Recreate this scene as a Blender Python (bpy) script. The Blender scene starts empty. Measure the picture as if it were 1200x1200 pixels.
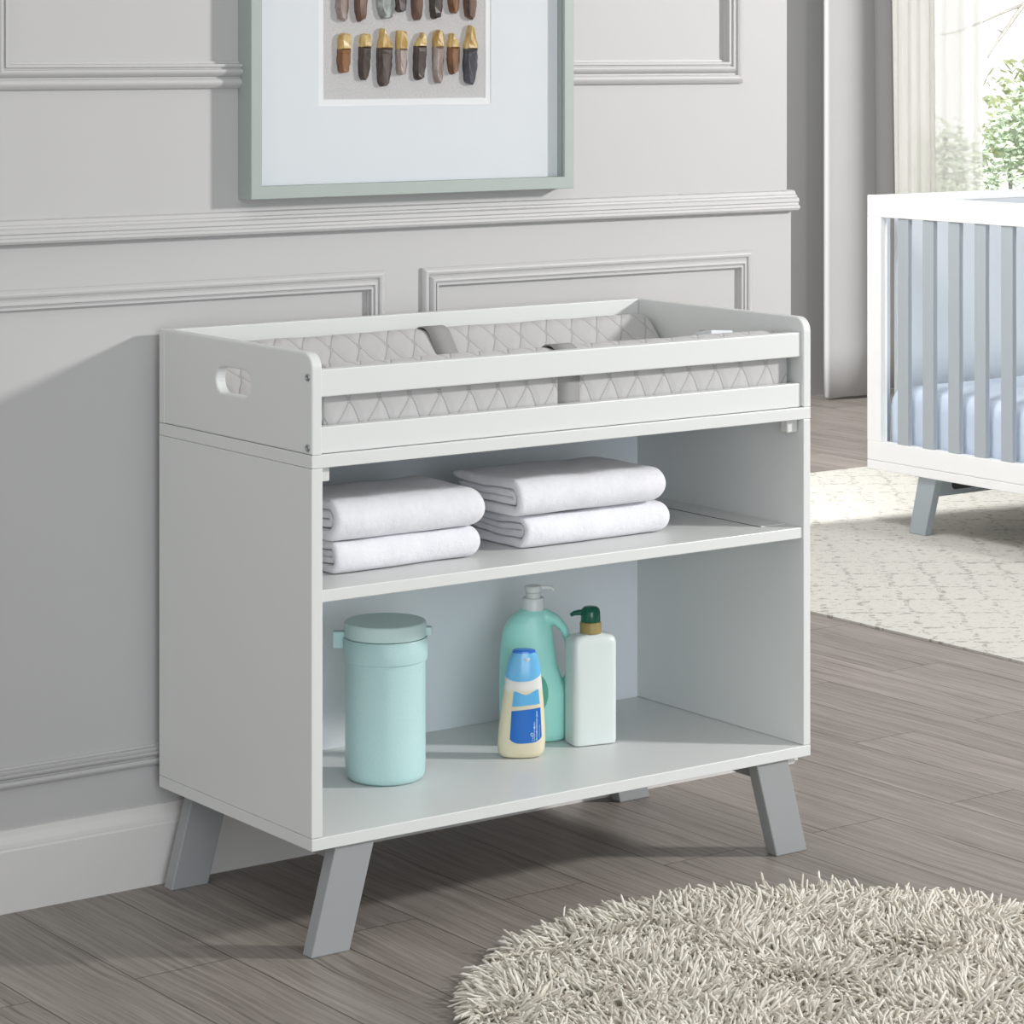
import bpy, bmesh, math, random
import numpy as np
from mathutils import Vector, Matrix, noise
random.seed(7)
rng = np.random.default_rng(7)
SC = bpy.context.scene
COL = SC.collection
PI = math.pi

def lin(r, g, b):
    f = lambda c: ((c/255.0)/12.92) if c/255.0 <= .04045 else (((c/255.0)+.055)/1.055)**2.4
    return (f(r), f(g), f(b), 1.0)

# ------------------------------------------------------------------ materials
def new_mat(name):
    m = bpy.data.materials.new(name); m.use_nodes = True
    nt = m.node_tree
    return m, nt, nt.nodes['Principled BSDF'], nt.nodes['Material Output']

def N(nt, t, **kw):
    n = nt.nodes.new(t)
    for k, v in kw.items(): setattr(n, k, v)
    return n

def math_node(nt, op, a, b=None, c=None):
    n = N(nt, 'ShaderNodeMath', operation=op)
    for i, v in enumerate((a, b, c)):
        if v is None: continue
        if isinstance(v, (int, float)): n.inputs[i].default_value = v
        else: nt.links.new(v, n.inputs[i])
    return n.outputs[0]

def mixcol(nt, fac, a, b, blend='MIX'):
    n = N(nt, 'ShaderNodeMix', data_type='RGBA', blend_type=blend)
    for i, v in ((0, fac), (6, a), (7, b)):
        if isinstance(v, (int, float)): n.inputs[i].default_value = v
        elif isinstance(v, tuple): n.inputs[i].default_value = v
        else: nt.links.new(v, n.inputs[i])
    return n.outputs[2]

def ramp(nt, fac, stops):
    n = N(nt, 'ShaderNodeValToRGB')
    e = n.color_ramp.elements
    while len(e) < len(stops): e.new(.5)
    for el, (p, c) in zip(e, stops):
        el.position = p; el.color = c if isinstance(c, tuple) else (c, c, c, 1)
    nt.links.new(fac, n.inputs[0])
    return n.outputs[0]

def noise_tex(nt, vec, scale, detail=3, rough=.5):
    n = N(nt, 'ShaderNodeTexNoise')
    n.inputs['Scale'].default_value = scale; n.inputs['Detail'].default_value = detail
    n.inputs['Roughness'].default_value = rough
    if vec is not None: nt.links.new(vec, n.inputs['Vector'])
    return n.outputs[0]

def bump(nt, bsdf, h, strength, dist=.001):
    b = N(nt, 'ShaderNodeBump')
    b.inputs['Strength'].default_value = strength; b.inputs['Distance'].default_value = dist
    nt.links.new(h, b.inputs['Height']); nt.links.new(b.outputs[0], bsdf.inputs['Normal'])

def simple(name, col, rough=.5, var=.03, scale=8, bmp=0, bscale=200, spec=.5, sss=0, metal=0, bdist=.0005):
    m, nt, b, o = new_mat(name)
    tc = N(nt, 'ShaderNodeTexCoord')
    f = noise_tex(nt, tc.outputs['Object'], scale)
    dark = tuple(c*(1-var) for c in col[:3])+(1,)
    light = tuple(min(1, c*(1+var)) for c in col[:3])+(1,)
    nt.links.new(mixcol(nt, f, dark, light), b.inputs['Base Color'])
    b.inputs['Roughness'].default_value = rough
    b.inputs['Specular IOR Level'].default_value = spec
    b.inputs['Metallic'].default_value = metal
    if sss:
        b.inputs['Subsurface Weight'].default_value = sss
        b.inputs['Subsurface Radius'].default_value = (.01, .01, .01)
        b.inputs['Subsurface Scale'].default_value = .4
    if bmp:
        bump(nt, b, noise_tex(nt, tc.outputs['Object'], bscale, 2), bmp, bdist)
    return m

M = {}
M['wall'] = simple('wall_paint', lin(187,186,186), .55, .02, 3, .12, 60)
M['trim'] = simple('trim_paint', lin(189,188,188), .5, .02, 6, .05, 80)
M['base'] = simple('baseboard_paint', lin(218,216,214), .45, .02, 5)
M['farwall'] = simple('far_wall_paint', lin(143,143,143), .7, .03, 2)
M['white'] = simple('white_lacquer', lin(217,219,218), .38, .008, 4, .03, 300)
M['white2'] = simple('white_melamine', lin(230,236,241), .3, .01, 4)
M['leg'] = simple('grey_leg_paint', lin(154,156,158), .5, .02, 8)
M['crib_white'] = simple('crib_white_paint', lin(246,246,246), .4, .01, 4)
M['crib_grey'] = simple('crib_grey_paint', lin(170,178,184), .5, .02, 6)
M['crib_panel'] = simple('crib_panel_paint', lin(207,213,218), .5, .02, 6)
M['crib_leg'] = simple('crib_leg_paint', lin(164,173,179), .5, .02, 6)
M['dark'] = simple('dark_slot', lin(62,64,62), .7)
M['screw'] = simple('screw_steel', lin(170,172,174), .28, .05, 40, metal=1)
M['screw_hole'] = simple('screw_socket', lin(40,40,42), .6)
M['plastic_clear'] = simple('corner_block_plastic', lin(214,214,212), .35)
M['frame'] = simple('sage_grey_frame', lin(163,172,168), .5, .03, 20)
M['mat'] = simple('mat_board', lin(228,232,236), .8, .01, 20)
M['bevel'] = simple('mat_bevel', lin(240,241,242), .7)
M['mint'] = simple('mint_plastic', lin(184,217,217), .42, .06, 260, .06, 900)
M['mint_lid'] = simple('mint_lid_plastic', lin(200,226,225), .45, .05, 260)
M['teal'] = simple('teal_bottle_plastic', lin(174,239,230), .35, .02, 6, sss=.25)
M['teal_print'] = simple('teal_print', lin(74,176,154), .4, .02)
M['pump_white'] = simple('white_pump_plastic', lin(226,230,230), .35)
M['cream'] = simple('milky_bottle_plastic', lin(218,227,225), .28, .01, 5, sss=.35)
M['gold'] = simple('gold_collar', lin(158,140,84), .4, .05, 40)
M['green'] = simple('dark_green_pump', lin(14,92,72), .18, .03, 10)
M['label_white'] = simple('label_script', lin(205,228,245), .5)
M['steel_spout'] = simple('cap_notch', lin(214,222,226), .3)
M['rug_back'] = simple('rug_backing', lin(150,146,138), .9)
M['black_rubber'] = simple('rug_underlay', lin(24,23,22), .9)
M['leaf1'] = simple('leaf_light', lin(216,228,172), .6, .3, 5)
M['leaf2'] = simple('leaf_grey_green', lin(196,212,186), .6, .3, 5)
M['bark'] = simple('bark', lin(158,155,150), .9, .2, 20)
M['lawn'] = simple('lawn', lin(206,208,196), .9, .2, 3)
M['windowframe'] = simple('window_frame_paint', lin(238,238,236), .4)

# towel terry
def mk_towel():
    m, nt, b, o = new_mat('white_terry')
    tc = N(nt, 'ShaderNodeTexCoord')
    f = noise_tex(nt, tc.outputs['Object'], 40, 4)
    nt.links.new(mixcol(nt, f, lin(226,226,232), lin(244,244,248)), b.inputs['Base Color'])
    b.inputs['Roughness'].default_value = .95; b.inputs['Specular IOR Level'].default_value = .1
    b.inputs['Sheen Weight'].default_value = .25
    h = math_node(nt, 'ADD', noise_tex(nt, tc.outputs['Object'], 700, 2), math_node(nt, 'MULTIPLY', noise_tex(nt, tc.outputs['Object'], 90, 2), 1.2))
    bump(nt, b, h, .75, .0016)
    return m
M['towel'] = mk_towel()

# quilted pad cover (uses the mesh's uv: u along the length in metres, v around the section)
def mk_quilt():
    m, nt, b, o = new_mat('quilted_grey_cover')
    uv = N(nt, 'ShaderNodeUVMap'); sep = N(nt, 'ShaderNodeSeparateXYZ'); nt.links.new(uv.outputs[0], sep.inputs[0])
    px, py = .056, .100
    a = math_node(nt, 'DIVIDE', sep.outputs[0], px); c = math_node(nt, 'DIVIDE', math_node(nt, 'SUBTRACT', sep.outputs[1], .030), py)
    wob = math_node(nt, 'MULTIPLY', math_node(nt, 'SINE', math_node(nt, 'MULTIPLY', c, 4*PI)), .022)
    s1 = math_node(nt, 'ADD', a, c); s2 = math_node(nt, 'SUBTRACT', a, c)
    def dist(s, sign):
        t = math_node(nt, 'ADD', s, math_node(nt, 'MULTIPLY', wob, sign))
        fr = math_node(nt, 'FRACT', t)
        return math_node(nt, 'SUBTRACT', .5, math_node(nt, 'ABSOLUTE', math_node(nt, 'SUBTRACT', fr, .5)))
    d1, d2 = dist(s1, 1), dist(s2, 1)
    d = math_node(nt, 'MINIMUM', d1, d2)
    far = math_node(nt, 'MAXIMUM', d1, d2)
    # small ring where the stitch lines cross
    rr = math_node(nt, 'SQRT', math_node(nt, 'ADD', math_node(nt, 'POWER', d1, 2), math_node(nt, 'POWER', d2, 2)))
    ring = math_node(nt, 'ABSOLUTE', math_node(nt, 'SUBTRACT', rr, .075))
    d = math_node(nt, 'MINIMUM', d, ring)
    stitch = N(nt, 'ShaderNodeMapRange', interpolation_type='SMOOTHSTEP'); nt.links.new(d, stitch.inputs[0])
    stitch.inputs[1].default_value = 0; stitch.inputs[2].default_value = .045
    puff = N(nt, 'ShaderNodeMapRange', interpolation_type='SMOOTHSTEP'); nt.links.new(math_node(nt, 'MINIMUM', d1, d2), puff.inputs[0])
    puff.inputs[1].default_value = 0; puff.inputs[2].default_value = .3
    dash = N(nt, 'ShaderNodeMapRange', interpolation_type='SMOOTHSTEP')
    nt.links.new(math_node(nt, 'FRACT', math_node(nt, 'MULTIPLY', sep.outputs[1], 260)), dash.inputs[0])
    dash.inputs[1].default_value = .55; dash.inputs[2].default_value = .75
    dk = math_node(nt, 'MULTIPLY', math_node(nt, 'SUBTRACT', 1, stitch.outputs[0]), math_node(nt, 'ADD', .45, math_node(nt, 'MULTIPLY', dash.outputs[0], .55)))
    nt.links.new(mixcol(nt, math_node(nt, 'MULTIPLY', dk, .75), lin(187,186,186), lin(147,146,146)), b.inputs['Base Color'])
    b.inputs['Roughness'].default_value = .75; b.inputs['Specular IOR Level'].default_value = .2; b.inputs['Sheen Weight'].default_value = .15
    h = math_node(nt, 'ADD', math_node(nt, 'MULTIPLY', puff.outputs[0], .8), math_node(nt, 'MULTIPLY', stitch.outputs[0], .5))
    bump(nt, b, h, .55, .003)
    return m
M['quilt'] = mk_quilt()
M['webbing'] = simple('grey_webbing', lin(150,149,148), .7, .06, 400, .5, 900)
M['piping'] = simple('pad_piping', lin(206,204,203), .6)

# wooden floor
def mk_floor():
    m, nt, b, o = new_mat('grey_wood_planks')
    tc = N(nt, 'ShaderNodeTexCoord'); sep = N(nt, 'ShaderNodeSeparateXYZ'); nt.links.new(tc.outputs['Object'], sep.inputs[0])
    W, L = .1664, .868
    r = math_node(nt, 'DIVIDE', math_node(nt, 'SUBTRACT', sep.outputs[0], 1.5743 - 40*W), W)
    row = math_node(nt, 'FLOOR', r); fx = math_node(nt, 'FRACT', r)
    par = math_node(nt, 'MODULO', row, 2)
    t = math_node(nt, 'DIVIDE', math_node(nt, 'ADD', math_node(nt, 'SUBTRACT', sep.outputs[1], .514 - 20*L), math_node(nt, 'MULTIPLY', par, L/2)), L)
    brick = math_node(nt, 'FLOOR', t); fy = math_node(nt, 'FRACT', t)
    ex = math_node(nt, 'MULTIPLY', math_node(nt, 'SUBTRACT', .5, math_node(nt, 'ABSOLUTE', math_node(nt, 'SUBTRACT', fx, .5))), W)
    ey = math_node(nt, 'MULTIPLY', math_node(nt, 'SUBTRACT', .5, math_node(nt, 'ABSOLUTE', math_node(nt, 'SUBTRACT', fy, .5))), L)
    seam = N(nt, 'ShaderNodeMapRange', interpolation_type='SMOOTHSTEP')
    nt.links.new(math_node(nt, 'MINIMUM', ex, ey), seam.inputs[0]); seam.inputs[1].default_value = .0003; seam.inputs[2].default_value = .0020
    idv = N(nt, 'ShaderNodeCombineXYZ'); nt.links.new(row, idv.inputs[0]); nt.links.new(brick, idv.inputs[1])
    wn = N(nt, 'ShaderNodeTexWhiteNoise', noise_dimensions='3D'); nt.links.new(idv.outputs[0], wn.inputs['Vector'])
    # grain: noise stretched along the plank, shifted per plank
    off = math_node(nt, 'MULTIPLY', wn.outputs['Value'], 13.0)
    def grainvec(sx, sy):
        v = N(nt, 'ShaderNodeCombineXYZ')
        warp = noise_tex(nt, tc.outputs['Object'], 2.6, 2)
        xx = math_node(nt, 'ADD', sep.outputs[0], math_node(nt, 'MULTIPLY', math_node(nt, 'SUBTRACT', warp, .5), .035))
        nt.links.new(math_node(nt, 'MULTIPLY', xx, sx), v.inputs[0])
        nt.links.new(math_node(nt, 'MULTIPLY', sep.outputs[1], sy), v.inputs[1]); nt.links.new(off, v.inputs[2])
        return v.outputs[0]
    g1 = noise_tex(nt, grainvec(130, 2.6), 1.0, 5, .62)
    g2 = noise_tex(nt, grainvec(420, 7), 1.0, 3, .6)
    g3 = noise_tex(nt, grainvec(16, 1.1), 1.0, 3, .5)
    g = math_node(nt, 'ADD', math_node(nt, 'MULTIPLY', g1, .52), math_node(nt, 'ADD', math_node(nt, 'MULTIPLY', g2, .36), math_node(nt, 'MULTIPLY', g3, .20)))
    base = ramp(nt, g, [(.36, lin(88,80,75)), (.48, lin(136,129,123)), (.58, lin(151,144,138)), (.70, lin(170,163,157))])
    pores = N(nt, 'ShaderNodeMapRange', interpolation_type='SMOOTHSTEP'); nt.links.new(noise_tex(nt, grainvec(230, 4.5), 1.0, 4, .7), pores.inputs[0]); pores.inputs[1].default_value = .57; pores.inputs[2].default_value = .72
    base = mixcol(nt, math_node(nt, 'MULTIPLY', pores.outputs[0], .55), base, lin(84,75,69))
    tint = mixcol(nt, wn.outputs['Value'], (.82,.81,.81,1), (.98,.97,.96,1))
    c = mixcol(nt, 1.0, base, tint, 'MULTIPLY')
    c = mixcol(nt, seam.outputs[0], lin(84,78,74), c)
    nt.links.new(c, b.inputs['Base Color'])
    b.inputs['Roughness'].default_value = .46; b.inputs['Specular IOR Level'].default_value = .35
    h = math_node(nt, 'ADD', math_node(nt, 'MULTIPLY', seam.outputs[0], 1.0), math_node(nt, 'MULTIPLY', g, .5))
    bump(nt, b, h, .35, .001)
    return m
M['floor'] = mk_floor()

# flat woven rug with broken diamond lines
def mk_arearug():
    m, nt, b, o = new_mat('cream_woven_rug')
    tc = N(nt, 'ShaderNodeTexCoord'); sep = N(nt, 'ShaderNodeSeparateXYZ'); nt.links.new(tc.outputs['Object'], sep.inputs[0])
    X, Y = sep.outputs[0], sep.outputs[1]
    p = math_node(nt, 'ADD', math_node(nt, 'MULTIPLY', X, .81), math_node(nt, 'MULTIPLY', Y, -.587))
    q = math_node(nt, 'ADD', math_node(nt, 'MULTIPLY', X, .587), math_node(nt, 'MULTIPLY', Y, .81))
    jit = math_node(nt, 'MULTIPLY', math_node(nt, 'SUBTRACT', noise_tex(nt, tc.outputs['Object'], 14, 2), .5), .06)
    def line(s, per, w):
        fr = math_node(nt, 'FRACT', math_node(nt, 'DIVIDE', math_node(nt, 'ADD', s, jit), per))
        d = math_node(nt, 'ABSOLUTE', math_node(nt, 'SUBTRACT', fr, .5))
        return math_node(nt, 'LESS_THAN', d, w)
    lat = math_node(nt, 'MAXIMUM', line(p, .105, .07), line(q, .17, .06))
    v = N(nt, 'ShaderNodeCombineXYZ')
    nt.links.new(math_node(nt, 'MULTIPLY', p, 38), v.inputs[0]); nt.links.new(math_node(nt, 'MULTIPLY', q, 55), v.inputs[1])
    dash = noise_tex(nt, v.outputs[0], 1.0, 4, .65)
    big = noise_tex(nt, tc.outputs['Object'], 1.6, 2)
    thr = math_node(nt, 'GREATER_THAN', math_node(nt, 'ADD', dash, math_node(nt, 'MULTIPLY', math_node(nt, 'SUBTRACT', big, .5), .25)), .53)
    mask = math_node(nt, 'MULTIPLY', math_node(nt, 'MAXIMUM', math_node(nt, 'MULTIPLY', lat, thr), math_node(nt, 'MULTIPLY', math_node(nt, 'GREATER_THAN', dash, .60), .8)), .6)
    fine = noise_tex(nt, tc.outputs['Object'], 240, 2)
    base = mixcol(nt, fine, lin(186,184,177), lin(205,203,196))
    nt.links.new(mixcol(nt, mask, base, lin(132,128,122)), b.inputs['Base Color'])
    b.inputs['Roughness'].default_value = .95; b.inputs['Specular IOR Level'].default_value = .1
    bump(nt, b, math_node(nt, 'SUBTRACT', fine, mask), .5, .002)
    return m
M['arearug'] = mk_arearug()

def mk_shag():
    m, nt, b, o = new_mat('beige_shag_yarn')
    gi = N(nt, 'ShaderNodeNewGeometry')
    c = ramp(nt, gi.outputs['Random Per Island'], [(0, lin(208,202,190)), (.5, lin(224,219,208)), (1, lin(238,234,225))])
    nt.links.new(c, b.inputs['Base Color'])
    b.inputs['Roughness'].default_value = .9; b.inputs['Specular IOR Level'].default_value = .1
    return m
M['shag'] = mk_shag()

def mk_linen():
    m, nt, b, o = new_mat('linen_board')
    tc = N(nt, 'ShaderNodeTexCoord')
    mp = N(nt, 'ShaderNodeMapping'); mp.inputs['Scale'].default_value = (260, 1, 1200); nt.links.new(tc.outputs['Object'], mp.inputs[0])
    mp2 = N(nt, 'ShaderNodeMapping'); mp2.inputs['Scale'].default_value = (1200, 1, 260); nt.links.new(tc.outputs['Object'], mp2.inputs[0])
    f = math_node(nt, 'ADD', math_node(nt, 'MULTIPLY', noise_tex(nt, mp.outputs[0], 1, 2), .5), math_node(nt, 'MULTIPLY', noise_tex(nt, mp2.outputs[0], 1, 2), .5))
    nt.links.new(ramp(nt, f, [(.35, lin(186,184,184)), (.65, lin(218,217,217))]), b.inputs['Base Color'])
    b.inputs['Roughness'].default_value = .9
    return m
M['linen'] = mk_linen()

def stone(name, c1, c2, rough=.42):
    m, nt, b, o = new_mat(name)
    tc = N(nt, 'ShaderNodeTexCoord')
    mp = N(nt, 'ShaderNodeMapping'); mp.inputs['Scale'].default_value = (90, 90, 25); nt.links.new(tc.outputs['Object'], mp.inputs[0])
    f = noise_tex(nt, mp.outputs[0], 1, 4, .6)
    nt.links.new(ramp(nt, f, [(.3, c1), (.7, c2)]), b.inputs['Base Color'])
    b.inputs['Roughness'].default_value = rough
    return m
ST = {'br': stone('brown_agate', lin(70,48,38), lin(140,104,84)), 'dk': stone('dark_agate', lin(48,40,38), lin(98,84,78)),
      'rs': stone('rust_agate', lin(94,58,36), lin(160,112,70)), 'pk': stone('pale_agate', lin(120,100,92), lin(192,176,168)),
      'bl': stone('slate_agate', lin(44,46,54), lin(92,92,100)), 'mx': stone('veined_agate', lin(62,60,58), lin(190,198,194))}
M['goldleaf'] = stone('gold_leaf', lin(168,120,52), lin(236,214,150), .35)

def mk_sheer(name, transp, col):
    m, nt, b, o = new_mat(name)
    nt.nodes.remove(b)
    tr = N(nt, 'ShaderNodeBsdfTransparent'); tl = N(nt, 'ShaderNodeBsdfTranslucent'); df = N(nt, 'ShaderNodeBsdfDiffuse')
    tl.inputs[0].default_value = col; df.inputs[0].default_value = col
    tc = N(nt, 'ShaderNodeTexCoord')
    a = N(nt, 'ShaderNodeMixShader'); a.inputs[0].default_value = .4
    nt.links.new(tl.outputs[0], a.inputs[1]); nt.links.new(df.outputs[0], a.inputs[2])
    mp = N(nt, 'ShaderNodeMapping'); mp.inputs['Scale'].default_value = (60, 60, 2); nt.links.new(tc.outputs['Object'], mp.inputs[0])
    f = noise_tex(nt, mp.outputs[0], 1, 2)
    fac = math_node(nt, 'ADD', 1-transp-.05, math_node(nt, 'MULTIPLY', f, .1))
    c = N(nt, 'ShaderNodeMixShader'); nt.links.new(fac, c.inputs[0])
    nt.links.new(tr.outputs[0], c.inputs[1]); nt.links.new(a.outputs[0], c.inputs[2])
    nt.links.new(c.outputs[0], o.inputs[0])
    return m
M['sheer'] = mk_sheer('sheer_voile', .55, lin(250,249,246))
M['sheer_dense'] = mk_sheer('gathered_voile', .30, lin(253,252,249))
M['drape'] = simple('grey_drape', lin(176,176,176), .8, .02, 8, .1, 500)

def mk_glass(name):
    m, nt, b, o = new_mat(name)
    nt.nodes.remove(b)
    tr = N(nt, 'ShaderNodeBsdfTransparent'); gl = N(nt, 'ShaderNodeBsdfGlossy'); gl.inputs['Roughness'].default_value = .02
    fr = N(nt, 'ShaderNodeFresnel'); fr.inputs[0].default_value = 1.45
    c = N(nt, 'ShaderNodeMixShader'); nt.links.new(math_node(nt, 'MULTIPLY', fr.outputs[0], .35), c.inputs[0])
    nt.links.new(tr.outputs[0], c.inputs[1]); nt.links.new(gl.outputs[0], c.inputs[2]); nt.links.new(c.outputs[0], o.inputs[0])
    return m
M['glass'] = mk_glass('clear_glass')

def mk_sheet():
    m, nt, b, o = new_mat('pale_blue_sheet')
    tc = N(nt, 'ShaderNodeTexCoord')
    f = noise_tex(nt, tc.outputs['Object'], 9, 3)
    nt.links.new(mixcol(nt, f, lin(220,233,254), lin(233,243,255)), b.inputs['Base Color'])
    b.inputs['Roughness'].default_value = .85
    bump(nt, b, noise_tex(nt, tc.outputs['Object'], 12, 2), .4, .01)
    return m
M['sheet'] = mk_sheet()

def mk_washbottle():
    # clear lower bottle holding a pale honey liquid, whitish empty band under the cap
    m, nt, b, o = new_mat('wash_bottle_plastic')
    tc = N(nt, 'ShaderNodeTexCoord'); sep = N(nt, 'ShaderNodeSeparateXYZ'); nt.links.new(tc.outputs['Object'], sep.inputs[0])
    mr = N(nt, 'ShaderNodeMapRange', interpolation_type='SMOOTHSTEP'); nt.links.new(sep.outputs[2], mr.inputs[0])
    mr.inputs[1].default_value = .108; mr.inputs[2].default_value = .118
    nt.links.new(mixcol(nt, mr.outputs[0], lin(226,218,190), lin(230,229,226)), b.inputs['Base Color'])
    b.inputs['Roughness'].default_value = .22
    b.inputs['Subsurface Weight'].default_value = .3; b.inputs['Subsurface Radius'].default_value = (.01, .008, .006); b.inputs['Subsurface Scale'].default_value = .4
    return m
M['wash'] = mk_washbottle()
M['cap_blue'] = simple('light_blue_cap', lin(112,186,232), .15, .03, 10)
M['cap_top'] = simple('cap_top_blue', lin(48,118,214), .15, .03, 10)
M['lab_light'] = simple('label_light_blue', lin(92,176,226), .3)
M['lab_dark'] = simple('label_deep_blue', lin(16,104,192), .3)

# ------------------------------------------------------------------ object helpers
ORG = {}
def link(name, me, parent=None, org=None):
    o = bpy.data.objects.new(name, me); COL.objects.link(o)
    if parent is not None: o.parent = parent
    elif org is not None: o.location = org
    ORG[o] = ORG[parent] if parent is not None else Vector(org or (0,0,0))
    return o

def tag(o, label, cat=None, group=None, kind=None):
    if label: o['label'] = label
    if cat: o['category'] = cat
    if group: o['group'] = group
    if kind: o['kind'] = kind
    return o

def thing(name, loc, label, cat, group=None):
    o = link(name, None, None, loc); o.empty_display_size = .1
    return tag(o, label, cat, group)

def from_bm(name, bm, mat, parent=None, org=None, smooth=False):
    base = ORG[parent] if parent is not None else Vector(org or (0,0,0))
    bmesh.ops.recalc_face_normals(bm, faces=bm.faces)
    bmesh.ops.translate(bm, verts=bm.verts, vec=-base)
    me = bpy.data.meshes.new(name); bm.to_mesh(me); bm.free()
    mats = mat if isinstance(mat, (list, tuple)) else [mat]
    for m_ in mats: me.materials.append(m_)
    if smooth:
        for p in me.polygons: p.use_smooth = True
    return link(name, me, parent, org)

def bm_box(bm, x, y, z, bev=0, seg=2):
    x0, x1 = x; y0, y1 = y; z0, z1 = z
    return bm_hexa(bm, [(x0,y0,z0),(x1,y0,z0),(x1,y1,z0),(x0,y1,z0),(x0,y0,z1),(x1,y0,z1),(x1,y1,z1),(x0,y1,z1)], bev, seg)

def bm_hexa(bm, co, bev=0, seg=2):
    vs = [bm.verts.new(c) for c in co]
    fs = [bm.faces.new([vs[i] for i in f]) for f in ((0,3,2,1),(4,5,6,7),(0,1,5,4),(1,2,6,5),(2,3,7,6),(3,0,4,7))]
    if bev:
        es = set(e for f in fs for e in f.edges)
        bmesh.ops.bevel(bm, geom=list(es), offset=bev, segments=seg, profile=.5, affect='EDGES')
    return vs

def box(name, x, y, z, mat, parent=None, bev=.0012, org=None, seg=2):
    bm = bmesh.new(); bm_box(bm, x, y, z, bev, seg)
    return from_bm(name, bm, mat, parent, org)

def hexa(name, co, mat, parent=None, bev=.0015, org=None):
    bm = bmesh.new(); bm_hexa(bm, co, bev)
    return from_bm(name, bm, mat, parent, org)

def lathe_bm(bm, prof, c=(0,0,0), n=48, cap=True):
    rings = []
    for r, z in prof:
        rings.append([bm.verts.new((c[0]+r*math.cos(2*PI*i/n), c[1]+r*math.sin(2*PI*i/n), c[2]+z)) for i in range(n)])
    for a, b in zip(rings, rings[1:]):
        for i in range(n): bm.faces.new((a[i], a[(i+1)%n], b[(i+1)%n], b[i]))
    if cap:
        bm.faces.new(rings[0][::-1]); bm.faces.new(rings[-1])
    return rings

def loft_bm(bm, secs, n=40, xf=None):
    """secs: (z, rx, ry, power, cx, cy)"""
    rings = []
    for z, rx, ry, p, cx, cy in secs:
        ring = []
        for i in range(n):
            t = 2*PI*i/n; c, s = math.cos(t), math.sin(t)
            v = Vector((cx+rx*math.copysign(abs(c)**(2/p), c), cy+ry*math.copysign(abs(s)**(2/p), s), z))
            ring.append(bm.verts.new(xf @ v if xf else v))
        rings.append(ring)
    for a, b in zip(rings, rings[1:]):
        for i in range(n): bm.faces.new((a[i], a[(i+1)%n], b[(i+1)%n], b[i]))
    bm.faces.new(rings[0][::-1]); bm.faces.new(rings[-1])
    return rings

def tube_bm(bm, pts, radii, n=12, flat=1.0, up=Vector((0,0,1))):
    rings = []
    pts = [Vector(p) for p in pts]
    for i, p in enumerate(pts):
        d = (pts[min(i+1, len(pts)-1)]-pts[max(i-1, 0)]).normalized()
        a = d.cross(up)
        if a.length < 1e-4: a = d.cross(Vector((0,1,0)))
        a.normalize(); b = d.cross(a).normalized()
        r = radii[i] if isinstance(radii, (list, tuple)) else radii
        rings.append([bm.verts.new(p+a*r*math.cos(2*PI*k/n)*flat+b*r*math.sin(2*PI*k/n)) for k in range(n)])
    for a, b in zip(rings, rings[1:]):
        for k in range(n): bm.faces.new((a[k], a[(k+1)%n], b[(k+1)%n], b[k]))
    bm.faces.new(rings[0][::-1]); bm.faces.new(rings[-1])

def prism_bm(bm, poly, axis, a, b):
    """extrude 2D polygon along axis 'x','y' or 'z' from a to b"""
    def P(u, v, w): return {'x': (w,u,v), 'y': (u,w,v), 'z': (u,v,w)}[axis]
    lo = [bm.verts.new(P(u, v, a)) for u, v in poly]; hi = [bm.verts.new(P(u, v, b)) for u, v in poly]
    n = len(poly)
    fs = [bm.faces.new(lo[::-1]), bm.faces.new(hi)]
    for i in range(n): fs.append(bm.faces.new((lo[i], lo[(i+1)%n], hi[(i+1)%n], hi[i])))
    return fs

# ------------------------------------------------------------------ camera
cam = bpy.data.cameras.new('camera'); co = bpy.data.objects.new('camera', cam); COL.objects.link(co)
YAW = .6273
co.location = (-2.2753, -3.6498, 1.3697); co.rotation_euler = (PI/2, 0, -YAW)
cam.sensor_width = 36; cam.lens = 3351.3/1200*36; cam.shift_y = -(600-55.72)/1200
cam.clip_end = 200
SC.camera = co

# ------------------------------------------------------------------ the room
YW = .495
def struct(name, x, y, z, mat, bev=0):
    o = box(name, x, y, z, mat, None, bev); o['kind'] = 'structure'; return o

struct('floor', (-4, 9), (-5, 5.2), (-.05, 0), M['floor'])
bm = bmesh.new()
bm_box(bm, (-4, 1.3827), (YW, YW+.13), (0, 2.9)); bm_box(bm, (-4, 1.3936), (YW+.0005, YW+.1295), (0, 1.06))
w = from_bm('wall_back', bm, M['wall']); w['kind'] = 'structure'

def mould_rect(name, x0, x1, z0, z1, prof, y=YW):
    """mitred moulding around a rectangle on the wall; prof = (inward distance, protrusion)"""
    bm = bmesh.new(); rings = []
    for cx, cz, sx, sz in ((x0,z0,1,1),(x1,z0,-1,1),(x1,z1,-1,-1),(x0,z1,1,-1)):
        rings.append([bm.verts.new((cx+sx*d, y-h, cz+sz*d)) for d, h in prof])
    for i in range(4):
        a, b = rings[i], rings[(i+1)%4]
        for k in range(len(prof)-1): bm.faces.new((a[k], b[k], b[k+1], a[k+1]))
    o = from_bm(name, bm, M['trim']); o['kind'] = 'structure'; return o
def arc(d0, h0, d1, h1, n=5, bulge=.003):
    return [(d0+(d1-d0)*t/n, h0+(h1-h0)*t/n+bulge*math.sin(PI*t/n)) for t in range(n+1)]
PM = [(0,-.004),(0,.004)]+arc(.0005,.005,.012,.008,5,.003)+[(.0125,.0050),(.015,.0045)]+arc(.0155,.007,.024,.012,5,.002)+[(.0245,.009),(.027,.008),(.0275,.011),(.031,.011),(.0315,.003),(.0345,.0025),(.035,-.004)]
PU = [(d*1.3, h*1.35) for d, h in PM]
mould_rect('trim_1', -.95, .4537, .193, .984, PM)
mould_rect('trim_2', .5323, 1.2909, .193, .984, PM)
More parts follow.
